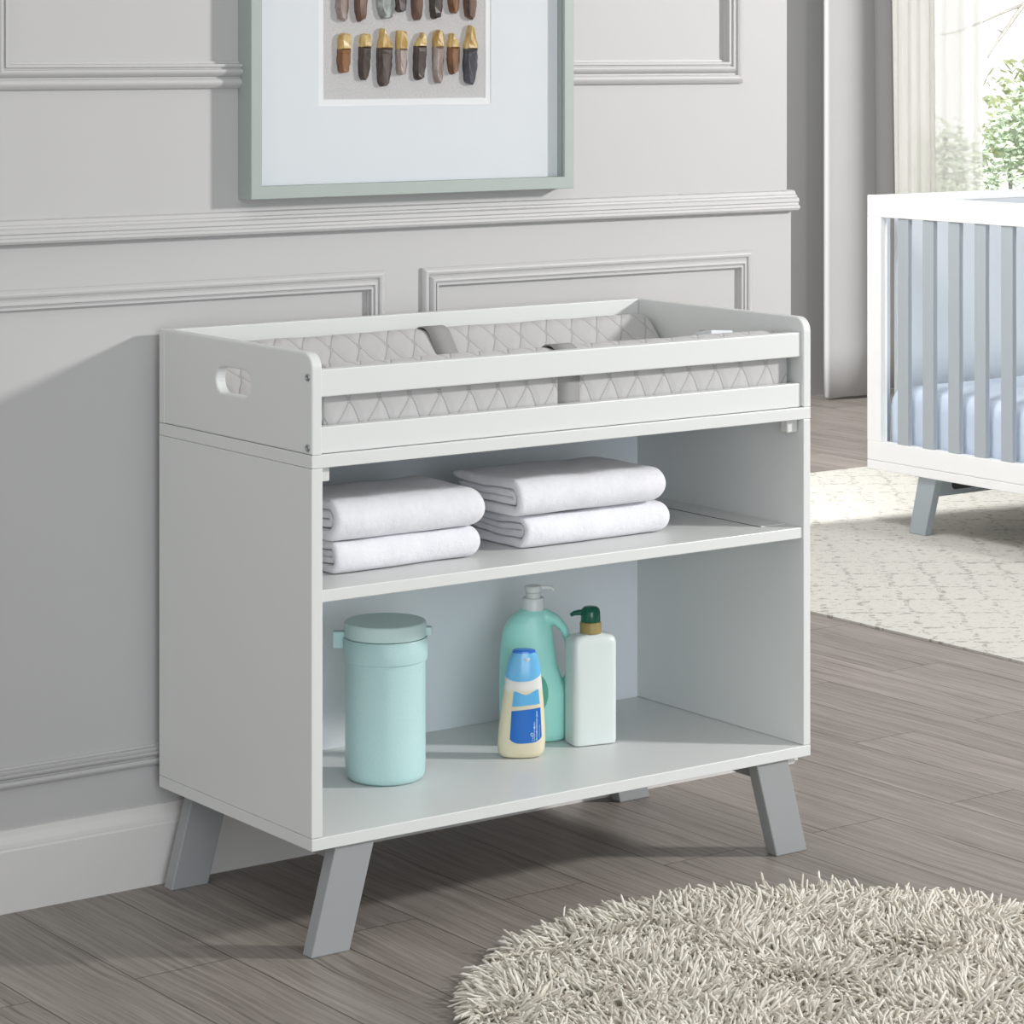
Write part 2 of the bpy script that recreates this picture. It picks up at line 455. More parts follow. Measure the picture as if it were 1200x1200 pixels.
mould_rect('trim_3', -.305, 1.2664, 1.302, 2.55, PU)
mould_rect('trim_4', -1.9, -.40, 1.302, 2.55, PU)
# chair rail
pr = [(YW+.02,1.056),(YW-.013,1.056),(YW-.020,1.058),(YW-.0225,1.062),(YW-.022,1.066),(YW-.018,1.068),(YW-.0175,1.072),(YW-.020,1.074),(YW-.0195,1.080),(YW-.014,1.083),(YW-.0135,1.086),(YW-.010,1.088),(YW-.008,1.0935),(YW-.002,1.0955),(YW+.02,1.0955)]
bm = bmesh.new(); prism_bm(bm, pr, 'x', -4, 1.397)
o = from_bm('trim_5', bm, M['trim']); o['kind'] = 'structure'
# baseboard with an ogee top
pb = [(YW+.01,0),(YW-.0155,0),(YW-.0155,.097),(YW-.0135,.100),(YW-.0135,.103),(YW-.0125,.108),(YW-.009,.114),(YW-.0055,.119),(YW-.0045,.124),(YW-.004,.128),(YW+.01,.129)]
bm = bmesh.new(); prism_bm(bm, pb, 'x', -4, 1.397)
o = from_bm('baseboard_back', bm, M['base']); o['kind'] = 'structure'

struct('light_blocking_wall', (1.2527, 1.3827), (YW+.131, 2.79), (0, 2.9), M['wall'])  # unseen wall added to block the far side lamp and edge its light on the rug
# the far, window side of the room
YF = 4.78
WX0, WX1, WZ0, WZ1 = 5.60, 7.9, .42, 2.45
bm = bmesh.new()
bm_box(bm, (.2, WX0), (YF, YF+.16), (0, 2.9)); bm_box(bm, (WX1, 9), (YF, YF+.16), (0, 2.9))
bm_box(bm, (WX0, WX1), (YF, YF+.16), (0, WZ0)); bm_box(bm, (WX0, WX1), (YF, YF+.16), (WZ1, 2.9))
o = from_bm('wall_far', bm, M['farwall']); o['kind'] = 'structure'
struct('baseboard_far', (5.6, 9), (YF-.014, YF+.01), (0, .11), M['windowframe'], .003)
bm = bmesh.new()
for x0, x1, z0, z1 in ((WX0-.02, WX0+.04, WZ0, WZ1), (WX1-.04, WX1+.02, WZ0, WZ1), (WX0, WX1, WZ0-.02, WZ0+.04), (WX0, WX1, WZ1-.04, WZ1+.02)):
    bm_box(bm, (x0, x1), (YF+.06, YF+.12), (z0, z1), .004)
wf = from_bm('window_1', bm, M['windowframe']); wf['kind'] = 'structure'
box('pane', (WX0+.03, WX1-.03), (YF+.085, YF+.091), (WZ0+.03, WZ1-.03), M['glass'], wf, 0)

def strip_cloth(name, pts, z0, z1, mat, nz=14, lean=0., th=.004, org=None, label=None, cat=None):
    bm = bmesh.new(); g = []
    n = len(pts)
    for iz in range(nz+1):
        z = z0+(z1-z0)*iz/nz; row = []
        for i, (x, y) in enumerate(pts):
            row.append(bm.verts.new((x-lean*(z-1.0)*(i/(n-1)), y, z)))
        g.append(row)
    for a, b in zip(g, g[1:]):
        for i in range(n-1): bm.faces.new((a[i], a[i+1], b[i+1], b[i]))
    o = from_bm(name, bm, mat, None, org, True)
    s = o.modifiers.new('thickness', 'SOLIDIFY'); s.thickness = th
    return tag(o, label, cat)
# grey drape: one broad soft fold turning away from the added far side lamp, then the fold behind it
pts = [(5.236,4.640)]
for i in range(25):
    t = i/24; pts.append((5.231+.269*t, 4.622-.040*math.sin(PI*t**1.15)+.018*t))
pts += [(5.503,4.66),(5.500,4.69),(5.510,4.702)]
for i in range(0, 9):
    t = i/8; pts.append((5.520+.139*t, 4.703+.006*math.sin(2*PI*t)-.003*t))
strip_cloth('drape', pts, .012, 2.62, M['drape'], lean=.020, org=(5.4,4.66,0), label='plain grey drape hanging to the floor at left edge of the window', cat='curtain')
pts = [(5.60+.325*i/60, 4.735+.012*math.sin(i/60*2*PI*5.5)*(.6+.4*math.sin(i*.7))) for i in range(61)]
o1 = strip_cloth('sheer_curtain', pts, .115, 2.60, M['sheer_dense'], lean=.01, th=.001, org=(5.7,4.69,.115), label='gathered cream sheer curtain hanging beside the grey drape', cat='curtain')
pts = [(5.90+.305*i/50, 4.745+.007*math.sin(i/50*2*PI*3.5)) for i in range(51)]
p = strip_cloth('thin_layer', pts, .115, 2.60, M['sheer'], th=.0005, org=(5.7,4.69,.115))
p.parent = o1; p.location = (0, 0, 0)
del ORG[p]

# outdoors
struct('ground', (-2, 22), (5.2, 30), (-.45, -.4), M['lawn'])

def leaf_cloud(bm, c, r, n, size, squash=.8):
    for _ in range(n):
        d = Vector((random.gauss(0,1), random.gauss(0,1), random.gauss(0,1))).normalized()*r*(random.random()**.4)
        p = Vector(c)+Vector((d.x, d.y, d.z*squash))
        a = Vector((random.gauss(0,1), random.gauss(0,1), random.gauss(0,1))).normalized()
        b = a.orthogonal().normalized(); s = size*(.6+.8*random.random())
        vs = [bm.verts.new(p+a*s), bm.verts.new(p+b*s*.45), bm.verts.new(p-a*s), bm.verts.new(p-b*s*.45)]
        bm.faces.new(vs)
def tree(name, base, h, r, mat, label, n=900, size=.07, group=None):
    t = thing(name, base, label, 'tree', group)
    bm = bmesh.new()
    b = Vector(base)
    tube_bm(bm, [b, b+Vector((.03,0,h*.4)), b+Vector((-.02,.02,h*.8))], [.022,.018,.010], 8)
    from_bm('trunk', bm, M['bark'], t, None, True)
    bm = bmesh.new()
    for _ in range(7):
        cc = b+Vector((random.uniform(-.6,.6)*r, random.uniform(-.6,.6)*r, h*random.uniform(.55,1.0)))
        leaf_cloud(bm, cc, r*random.uniform(.45,.7), n//7, size)
    from_bm('foliage', bm, mat, t)
    return t
def shrub(base, r, h, mat, label, n=700):
    bm = bmesh.new(); b = Vector(base)
    for _ in range(6):
        leaf_cloud(bm, b+Vector((random.uniform(-.5,.5)*r, random.uniform(-.5,.5)*r, h*random.uniform(.3,.8))), r*.6, n//6, .06)
    tube_bm(bm, [b, b+Vector((0,0,h*.5))], [.03,.02], 6)
    o = from_bm('shrub', bm, mat, None, base)
    return tag(o, label, 'shrub')

# ------------------------------------------------------------------ changing table
T = thing('changing_table', (.5,.235,0), 'white changing table with open shelves, guard rails and splayed grey legs against the panelled wall', 'changing table')
TH = .0195; D = .471; ZB, ZB2, ZT, ZT2 = .1624, .1811, .737, .757
WM = M['white']
box('bottom_panel', (0,1), (0,D), (ZB,ZB2), WM, T)
box('top_panel', (0,1), (0,D), (ZT,ZT2), WM, T)
box('side_panel', (0,TH), (.0005,D), (ZB2+.0004,ZT-.0004), WM, T)
box('side_panel', (1-TH+.004,1), (.0005,D), (ZB2+.0004,ZT-.0004), WM, T)
box('back_panel', (TH,1-TH+.004), (.455,.465), (ZB2,ZT), M['white2'], T, .0005)
sh = box('shelf', (TH,1-TH+.004), (.004,.455), (.534,.5525), WM, T)
box('shelf_cleat', (.9285,1-TH+.004), (.046,.4548), (.5525,.5540), WM, T, .0005)
box('shelf_groove', (.9255,.9288), (.046,.4548), (.5524,.5529), M['dark'], T, 0)
bk = []
for x0, x1 in ((TH,TH+.021), (1-TH-.021,1-TH+.002)):
    bk.append(box('corner_block', (x0,x1), (.014,.032), (.714,ZT), M['plastic_clear'], T, .002))
bm = bmesh.new(); lathe_bm(bm, [(.002,0),(.002,.004)], (.915,.04,ZT-.004), 10)
from_bm('dowel_hole', bm, M['dark'], T)
# tray
def tray_side(x0, x1):
    R = .024; z1 = .910; y0, y1 = .0, .4525
    outer = [(y1,ZT2+.0006),(y1,z1)]+[(y0+R-R*math.sin(t), z1-R+R*math.cos(t)) for t in [PI/2*i/8 for i in range(9)]]+[(y0,ZT2+.0006)]
    hole = []
    hy0, hy1, hz0, hz1 = .180, .287, .825, .867; r = (hz1-hz0)/2
    for k in range(13): t = -PI/2+PI*k/12; hole.append((hy1-r+r*math.cos(t), hz0+r+r*math.sin(t)))
    for k in range(13): t = PI/2+PI*k/12; hole.append((hy0+r+r*math.cos(t), hz0+r+r*math.sin(t)))
    bm = bmesh.new()
    for x in (x0, x1):
        ov = [bm.verts.new((x,y,z)) for y, z in outer]; hv = [bm.verts.new((x,y,z)) for y, z in hole]
        es = [bm.edges.new((ov[i], ov[(i+1)%len(ov)])) for i in range(len(ov))]+[bm.edges.new((hv[i], hv[(i+1)%len(hv)])) for i in range(len(hv))]
        bmesh.ops.triangle_fill(bm, use_beauty=True, use_dissolve=False, edges=es)
        if x == x0: A = (ov, hv)
        else: B = (ov, hv)
    for a, b in zip(A, B):
        for i in range(len(a)): bm.faces.new((a[i], a[(i+1)%len(a)], b[(i+1)%len(a)], b[i]))
    bmesh.ops.recalc_face_normals(bm, faces=bm.faces)
    es = [e for e in bm.edges if len(e.link_faces) == 2 and e.calc_face_angle(0) > 1.2 and abs(e.verts[0].co.x-e.verts[1].co.x) < 1e-5]
    bmesh.ops.bevel(bm, geom=es, offset=.0028, segments=3, profile=.5, affect='EDGES')
    return from_bm('tray_side', bm, WM, T)
ts = [tray_side(0, .0185), tray_side(1-.0165, 1.001)]
box('tray_back', (0,1), (.4525,D), (ZT2+.0006,.910), WM, T, .0015)
for z0, z1 in ((.843,.8845), (.7577,.798)):
    box('tray_rail', (.0187,1-.0167), (.006,.025), (z0,z1), WM, T, .0018)
for xs, sgn, par in ((0,-1,ts[0]), (1.001,1,ts[1])):
    for z in (.8735,.7675):
        bm = bmesh.new()
        rings = lathe_bm(bm, [(.0056,0),(.0056,.0012),(.0046,.0020),(.0024,.0021),(.0022,.0008)], (0,0,0), 20)
        bmesh.ops.rotate(bm, verts=bm.verts, matrix=Matrix.Rotation(sgn*PI/2, 3, 'Y'))
        bmesh.ops.translate(bm, verts=bm.verts, vec=(xs, .0115, z))
        s_ = from_bm('screw', bm, M['screw'], par, None, True)
# legs
def leg(xb0, xb1, xt0, xt1, y0, y1, z1=ZB, mat=None, parent=T):
    return hexa('leg', [(xb0,y0,0),(xb1,y0,0),(xb1,y1,0),(xb0,y1,0),(xt0,y0,z1),(xt1,y0,z1),(xt1,y1,z1),(xt0,y1,z1)], mat or M['leg'], parent, .0018)
for y0 in (.006,.4345):
    leg(.0024,.0712,.0465,.1165, y0, y0+.026)
    leg(1-.0712,1-.0024,1-.1165,1-.0465, y0, y0+.026)
for xa, xb in ((.066,.088), (1-.088,1-.066)):
    hexa('leg_brace', [(xa,.055,.128),(xb,.055,.128),(xb,.41,.128),(xa,.41,.128),(xa,.031,ZB),(xb,.031,ZB),(xb,.435,ZB),(xa,.435,ZB)], M['leg'], T)
box('support_rail', (.12,.88), (.225,.247), (.139,ZB), M['white2'], T)
box('glide', (.958,.975), (.012,.03), (.150,ZB), M['plastic_clear'], T, .001)

# ------------------------------------------------------------------ changing pad
def make_pad():
    t = thing('changing_pad', (.505,.238,ZT2), 'grey diamond quilted contour changing pad lying in the white tray', 'changing pad')
    y0, y1 = .0290, .4490; zb = ZT2+.0006
    sec = []   # (y, z)
    sec += [(y0+.012, zb), (y0+.004, zb+.004), (y0, zb+.014)]
    for k in range(1, 5): sec.append((y0, zb+.014+.086*k/5))
    for k in range(0, 9):
        a = PI-PI*.78*k/8; sec.append((y0+.028+.028*math.cos(a), zb+.102+.027*math.sin(a)))
    for k in range(1, 8):
        u = k/8; yy = y0+.052+(.235-y0-.052)*u; sec.append((yy, zb+.108-.068*(1-(1-u)**1.7)))
    left = sec[:]
    mid = (y0+y1)/2
    full = left+[(2*mid-y, z) for y, z in left[::-1]]
    L = [0]
    for a, b in zip(full, full[1:]): L.append(L[-1]+math.hypot(b[0]-a[0], b[1]-a[1]))
    xs = [.040, .041, .044, .050, .060]+[.06+.89*i/80 for i in range(1, 80)]+[.950, .962, .969, .973, .974]
    def endscale(x):
        d = min(x-.040, .974-x)
        return .90+.10*min(1, math.sqrt(max(0, 1-(1-min(1, d/.02))**2)))
    bm = bmesh.new(); uvl = bm.loops.layers.uv.new('uv')
    grid = []; uvs = {}
    cz = zb+.04
    for x in xs:
        s = endscale(x); row = []
        for (y, z), l in zip(full, L):
            # the strap pulls the pad in a little
            pull = .006*math.exp(-((x-.503)/.022)**2)
            zz = zb+(z-zb)*s
            nz = .0018*noise.noise((x*14, y*14, z*14))
            zz = zz-(pull if z > zb+.03 else 0)+(nz if z > zb+.02 else 0)
            yy = mid+(y-mid)*(1-(1-s)*.12)
            if abs(y-y0) < 1e-6 or abs(y-y1) < 1e-6: yy += (mid-yy)/abs(mid-yy)*pull*.6
            v = bm.verts.new((x, yy, zz)); uvs[v] = (x, l); row.append(v)
        grid.append(row)
    n = len(full)
    for a, b in zip(grid, grid[1:]):
        for i in range(n-1): bm.faces.new((a[i], b[i], b[i+1], a[i+1]))
        bm.faces.new((a[n-1], b[n-1], b[0], a[0]))
    bm.faces.new(grid[0]); bm.faces.new(grid[-1][::-1])
    for f in bm.faces:
        for lp in f.loops: lp[uvl].uv = uvs[lp.vert]
    from_bm('pad_cover', bm, M['quilt'], t, None, True)
    # lower seam piping
    bm = bmesh.new()
    tube_bm(bm, [(.043+.93*i/30, y0-.001, zb+.046-.0) for i in range(31)], .0016, 8)
    bm.free()
    # strap lies over the pad from front to back
    st = [i for i, (y, z) in enumerate(full) if True]
    bm = bmesh.new(); ra = []; rb = []
    for (y, z) in full[2:-2]:
        yy, zz = y, z
        if abs(y-y0) < 1e-6: yy -= .0004-.0036
        if abs(y-y1) < 1e-6: yy += .0004-.0036
        zz = z-.006+.0030 if z > zb+.03 else z
        if z > zb+.105: zz += .0045*min(1, (z-zb-.105)/.012)
        ra.append(bm.verts.new((.484, yy, zz))); rb.append(bm.verts.new((.528, yy, zz)))
    for i in range(len(ra)-1): bm.faces.new((ra[i], rb[i], rb[i+1], ra[i+1]))
    o = from_bm('strap', bm, M['webbing'], t, None, True); o['label'] = 'grey webbing safety strap'
    s = o.modifiers.new('thickness', 'SOLIDIFY'); s.thickness = .0022; s.offset = 1
    o = hexa('care_label', [(.838,.070,.8775),(.880,.064,.8790),(.884,.112,.8735),(.842,.118,.8720),(.838,.070,.8915),(.880,.064,.8890),(.884,.112,.8800),(.842,.118,.8840)], M['mat'], t, .0006)
    o['label'] = 'small white care label at the right end'
    return t
make_pad()

# ------------------------------------------------------------------ towels
def towel(x0, x1, y0, y1, z0, z1, label, seed):
    """terry towel folded in layers: an outer wrap that is rounded at the front edge with a smaller fold tucked inside"""
    H = z1-z0; t_ = H*.27
    bm = bmesh.new()
    def strip(path, th, xa, xb, endr):
        # path: centre line in (y,z); solid strip with rounded edge swept along x
        nx = 34; grid = []
        P = [Vector((0, a, b)) for a, b in path]
        out = []; inn = []
        for i, p in enumerate(P):
            d = (P[min(i+1, len(P)-1)]-P[max(i-1, 0)]).normalized()
            nrm = Vector((0, -d.z, d.y)); out.append(p+nrm*th/2); inn.append(p-nrm*th/2)
        ring = out+inn[::-1]
        c = sum(ring, Vector())/len(ring)
        mid = [(a+b)/2 for a, b in zip(out, inn)]; mids = mid+mid[::-1]
        for ix in range(nx+1):
            u = ix/nx
            # denser near the ends
            u = .5-.5*math.cos(PI*u)
            x = xa+(xb-xa)*u
            dl, dr = x-xa, xb-x
            row = []
            kl = math.sqrt(max(0, 1-(1-min(1, dl/(th*.45)))**2))
            for q, m_ in zip(ring, mids):
                v = m_+(q-m_)*(.35+.65*kl)
                # right end: whole roll rounds over
                k = math.sqrt(max(0, 1-(1-min(1, dr/endr))**2))
                cc = Vector((0, (y0+y1)/2, (z0+z1)/2))
                v = Vector((0, cc.y+(v.y-cc.y)*(.90+.10*k), cc.z+(v.z-cc.z)*(.62+.38*k)))
                nn = noise.noise((x*16+seed*7, v.y*16, v.z*16)); n2 = noise.noise((x*5+seed*3, v.y*5, v.z*8))
                xo = .006*noise.noise((v.y*9+seed, v.z*30, seed*2.0))*(1-u)
                wz = .0042*noise.noise((v.y*24+seed*5, seed*1.7, v.z*12))*math.exp(-dl/.07)*min(1, (v.z-z0)/(H*.3))*min(1, max(0, (z1-v.z)/(H*.2)))
                v = Vector((v.x, v.y, v.z+wz))
                row.append(bm.verts.new((x+xo, v.y+.0030*nn+.005*n2, v.z+(.0026*nn+.0038*n2)*min(1, (v.z-z0)/(H*.4)))))
            grid.append(row)
        n = len(ring)
        for a, b in zip(grid, grid[1:]):
            for i in range(n): bm.faces.new((a[i], a[(i+1)%n], b[(i+1)%n], b[i]))
        m_n = n//2
        for gr in (grid[0], grid[-1]):
            for i in range(m_n-1): bm.faces.new((gr[i], gr[i+1], gr[n-2-i], gr[n-1-i]))
    def upath(ya, yb, za, zb):
        r = (zb-za)/2; p = []
        for k in range(9): p.append((yb-(yb-ya-r)*k/8, za))
        for k in range(1, 12): a = -PI/2-PI*k/12; p.append((ya+r+r*math.cos(a), za+r+r*math.sin(a)))
        for k in range(9): p.append((ya+r+(yb-ya-r)*k/8, zb))
        return p
    strip(upath(y0+t_/2, y1, z0+t_/2, z1-t_/2), t_, x0, x1, H*.36)
    t2 = H*.215
    strip(upath(y0+t_+.003+t2/2, y1-.01, z0+t_+t2/2+.0009, z1-t_-t2/2-.0009), t2, x0+.004, x1-.012, H*.36)
    bmesh.ops.remove_doubles(bm, verts=bm.verts, dist=1e-6)
    o = from_bm('folded_towel', bm, M['towel'], None, ((x0+x1)/2, (y0+y1)/2, z0), True)
    s = o.modifiers.new('soft', 'SUBSURF'); s.levels = s.render_levels = 1
    return tag(o, label, 'towel', 'folded towels on the middle shelf')
ZS = .5529
towel(.100,.374,.082,.252, ZS, ZS+.050, 'folded white towel at the bottom of the left stack', 1)
towel(.094,.376,.074,.250, ZS+.0505, ZS+.113, 'folded white towel on top of the left stack', 2)
towel(.470,.772,.092,.268, ZS, ZS+.052, 'folded white towel at the bottom of the right stack', 3)
towel(.446,.752,.078,.268, ZS+.0550, ZS+.115, 'folded white towel on top of the right stack, its layered fold facing left', 4)

# ------------------------------------------------------------------ canister
ZP = ZB2+.0003
def frame_xf(c, ang): return Matrix.Translation(Vector((c[0], c[1], c[2]))) @ Matrix.Rotation(ang, 4, 'Z')
C0 = (.2905, .2405, ZP)
t = thing('lidded_canister', C0, 'tall round mint green lidded canister at left on the bottom shelf', 'canister')
bm = bmesh.new()
lathe_bm(bm, [(.050,0),(.058,.001),(.0625,.005),(.0645,.012),(.0655,.03),(.0655,.193),(.0685,.1945),(.0690,.197),(.0690,.2290),(.0680,.2305),(.060,.2305)], C0, 64)
from_bm('canister_body', bm, M['mint'], t, None, True)
bm = bmesh.new()
lathe_bm(bm, [(.060,.2315),(.0665,.2315),(.0672,.2330),(.0668,.2535),(.0650,.2555),(.020,.2558),(.001,.2558)], C0, 64)
lid = from_bm('lid', bm, M['mint_lid'], t, None, True)
def local_box(name, c, ang, x, y, z, mat, parent, bev=.001):
    bm = bmesh.new(); bm_box(bm, x, y, z, bev); bmesh.ops.transform(bm, matrix=frame_xf(c, ang), verts=bm.verts)
    return from_bm(name, bm, mat, parent)
ca = -YAW
local_box('lid_clasp', C0, ca, (-.085,-.060), (-.010,.010), (.212,.239), M['mint'], t, .002)
local_box('lid_hinge', C0, ca, (.064,.076), (-.008,.008), (.232,.246), M['mint_lid'], t, .002)

def smooth_all(o, ang=40):
    me = o.data
    for p_ in me.polygons: p_.use_smooth = True
    try: me.set_sharp_from_angle(angle=math.radians(ang))
    except Exception: pass
for ch in t.children: smooth_all(ch)

# ------------------------------------------------------------------ teal pump bottle with a loop handle
def evaluated_mesh(o, name):
    dg = bpy.context.evaluated_depsgraph_get(); ev = o.evaluated_get(dg)
    return bpy.data.meshes.new_from_object(ev)
C1 = (.642, .312, ZP); A1 = -YAW+.05
t = thing('pump_bottle', C1, 'large teal pump bottle with a loop handle standing at the back behind the blue bottle', 'bottle')
bm = bmesh.new()
secs = [(0,.050,.030,2.6,.0,0),(.003,.055,.034,2.7,.0,0),(.012,.0575,.036,2.8,0,0),(.05,.0585,.036,2.8,0,0),(.085,.0585,.035,2.8,0,0),(.105,.054,.034,2.7,-.0045,0),
        (.13,.0495,.033,2.6,-.0085,0),(.16,.0465,.032,2.5,-.0100,0),(.185,.0430,.030,2.4,-.0095,0),(.201,.038,.028,2.3,-.0078,0),(.213,.030,.025,2.2,-.005,0),(.221,.022,.020,2.0,-.0022,0),(.225,.018,.018,2,0,0)]
loft_bm(bm, secs, 48)
hp = [(.005,0,.211),(.022,0,.211),(.040,0,.203),(.0530,0,.188),(.0605,0,.168),(.0640,0,.145),(.0640,0,.120),(.0600,0,.096),(.050,0,.076)]
tube_bm(bm, hp, [.013,.012,.0095,.0075,.0068,.0066,.007,.009,.011], 14, 1.6, up=Vector((1,0,0)))
me = bpy.data.meshes.new('tmp'); bm.to_mesh(me); bm.free()
tmp = bpy.data.objects.new('tmp', me); COL.objects.link(tmp)
r = tmp.modifiers.new('r', 'REMESH'); r.mode = 'VOXEL'; r.voxel_size = .0016; r.use_smooth_shade = True
s = tmp.modifiers.new('s', 'SMOOTH'); s.iterations = 14; s.factor = .5
me2 = evaluated_mesh(tmp, 'bottle_body'); bpy.data.objects.remove(tmp)
me2.transform(Matrix.Rotation(A1, 4, 'Z')); me2.materials.clear(); me2.materials.append(M['teal']); me2.name = 'bottle_body'
for p_ in me2.polygons: p_.use_smooth = True
link('bottle_body', me2, t)
X1 = frame_xf(C1, A1)
def xbm(name, bm, X, mat, parent, ang=40):
    bmesh.ops.transform(bm, matrix=X, verts=bm.verts)
    o = from_bm(name, bm, mat, parent, None, True); smooth_all(o, ang); return o
bm = bmesh.new(); lathe_bm(bm, [(.018,.221),(.0195,.222),(.0195,.241),(.0185,.2425),(.010,.2425)], (0,0,0), 40)
xbm('pump_collar', bm, X1, M['pump_white'], t)
bm = bmesh.new(); lathe_bm(bm, [(.0125,.2425),(.0125,.249),(.0135,.2495),(.0135,.251),(.0115,.2515),(.0115,.2525),(.0145,.253),(.0148,.260),(.0135,.2625),(.003,.263)], (0,0,0), 32)
ph = xbm('pump_head', bm, X1, M['pump_white'], t)
bm = bmesh.new(); tube_bm(bm, [(.008,0,.258),(.018,0,.2595),(.027,0,.2595),(.033,0,.258),(.0355,0,.2535)], [.0042,.004,.0036,.0032,.0030], 12)
xbm('nozzle', bm, X1, M['pump_white'], ph)
# printed darker green ellipse low on the front
bm = bmesh.new()
n = 32; cpt = []
for k in range(n):
    a = 2*PI*k/n; xx = .003+.021*math.cos(a); zz = .085+.033*math.sin(a)
    cpt.append((xx, zz))
def on_front(xx, zz, secs, off):
    for (za, ra, rya, pa, ca_, _), (zb_, rb, ryb, pb_, cb_, _) in zip(secs, secs[1:]):
        if za <= zz <= zb_:
            u = (zz-za)/(zb_-za); rx = ra+(rb-ra)*u; ry = rya+(ryb-rya)*u; p = pa+(pb_-pa)*u; cx = ca_+(cb_-ca_)*u
            return -ry*max(0, 1-abs((xx-cx)/rx)**p)**(1/p)-off
    return 0
vs = [bm.verts.new((x_, on_front(x_, z_, secs, .0006), z_)) for x_, z_ in cpt]
cv = bm.verts.new((.003, on_front(.003, .085, secs, .0006), .085))
for k in range(n): bm.faces.new((cv, vs[k], vs[(k+1)%n]))
xbm('printed_oval', bm, X1, M['teal_print'], t)

# ------------------------------------------------------------------ milky square bottle, gold collar, green pump
C2 = (.7035, .2300, ZP); A2 = -.22
X2 = frame_xf(C2, A2)
t = thing('pump_bottle', C2, 'square milky white pump bottle with gold collar and dark green pump head', 'bottle')
bm = bmesh.new()
loft_bm(bm, [(0,.036,.020,6,0,0),(.002,.0395,.0235,6,0,0),(.008,.0405,.0245,6,0,0),(.10,.0405,.0245,6,0,0),(.173,.0405,.0245,6,0,0),(.180,.0395,.0235,5,0,0),(.1845,.035,.021,4,0,0),(.187,.020,.016,3,0,0),(.189,.017,.0155,2.2,0,0)], 56)
xbm('bottle_body', bm, X2, M['cream'], t, 50)
bm = bmesh.new(); lathe_bm(bm, [(.0175,.1875),(.0185,.1885),(.0185,.2055),(.0175,.207),(.010,.207)], (0,0,0), 40)
xbm('pump_collar', bm, X2, M['gold'], t)
bm = bmesh.new(); lathe_bm(bm, [(.015,.207),(.0165,.2075),(.0168,.210),(.0165,.223),(.0150,.2290),(.0110,.2325),(.004,.2336),(.0005,.2337)], (0,0,0), 40)
ph = xbm('pump_head', bm, X2, M['green'], t)
bm = bmesh.new(); tube_bm(bm, [(-.010,0,.2225),(-.020,.0,.2227),(-.028,.0,.2215),(-.0345,0,.218)], [.0058,.0048,.0040,.0030], 14)
bmesh.ops.rotate(bm, verts=bm.verts, cent=(0,0,0), matrix=Matrix.Rotation(-.35, 3, 'Z'))
xbm('nozzle', bm, X2, M['green'], ph)

# ------------------------------------------------------------------ small blue capped wash bottle
C3 = (.5515, .2220, ZP+.0009); A3 = -YAW+.10
X3 = frame_xf(C3, A3) @ Matrix.Rotation(math.radians(.6), 4, 'Y')
t = thing('wash_bottle', C3, 'small clear bottle of honey coloured wash with light blue cap and blue label', 'bottle')
WS = [(0,.030,.015,2.3,-.001,0),(.003,.0355,.0185,2.4,-.001,0),(.010,.0390,.0205,2.4,-.001,0),(.025,.0402,.0212,2.4,-.0005,0),(.05,.0390,.0212,2.4,0,0),(.09,.0352,.0202,2.4,.001,0),(.125,.0312,.0188,2.4,.0015,0),(.138,.0298,.0182,2.4,.0015,0),(.150,.0275,.0172,2.4,.0015,0)]
bm = bmesh.new(); loft_bm(bm, WS, 48); xbm('bottle_body', bm, X3, M['wash'], t)
# cap with the dipping lower edge: side skin following a wave
CS = [(.125,.0320,.0196,2.4,.0015,0),(.138,.0306,.0190,2.4,.0015,0),(.150,.0284,.0180,2.4,.0016,0),(.163,.0248,.0166,2.4,.0018,0),(.172,.0214,.0152,2.3,.002,0),(.176,.0190,.0140,2.3,.002,0)]
def sec_at(S, z):
    z = max(S[0][0], min(S[-1][0], z))
    for a, b in zip(S, S[1:]):
        if a[0] <= z <= b[0]:
            u = (z-a[0])/(b[0]-a[0]); return [a[i]+(b[i]-a[i])*u for i in range(6)]
bm = bmesh.new(); n = 72; nr = 12; rings = []
for j in range(nr+1):
    ring = []
    for i in range(n):
        th = 2*PI*i/n; c, s_ = math.cos(th), math.sin(th)
        low = .1335-.0085*math.cos(2*th+PI)*1.0 if False else .1385-.0100*abs(s_)**1.6+.003*c
        z = low+(.176-low)*j/nr
        _, rx, ry, p, cx, cy = sec_at(CS, z)
        ring.append(bm.verts.new((cx+rx*math.copysign(abs(c)**(2/p), c), cy+ry*math.copysign(abs(s_)**(2/p), s_), z)))
    rings.append(ring)
for a, b in zip(rings, rings[1:]):
    for i in range(n): bm.faces.new((a[i], a[(i+1)%n], b[(i+1)%n], b[i]))
bm.faces.new(rings[-1])
cap = xbm('flip_cap', bm, X3, M['cap_blue'], t)
bm = bmesh.new(); loft_bm(bm, [(.1745,.0200,.0146,2.3,.002,0),(.1772,.0194,.0142,2.3,.002,0),(.1788,.0165,.0120,2.3,.002,0),(.1793,.010,.007,2.2,.002,0)], 40)
xbm('cap_top', bm, X3, M['cap_top'], cap)
bm = bmesh.new(); loft_bm(bm, [(.1618,.0020,.001,2,.006,-.0164),(.1640,.0042,.0016,2,.006,-.0162),(.1670,.0052,.0016,2,.006,-.0156)], 20)
xbm('thumb_notch', bm, X3, M['steel_spout'], cap)
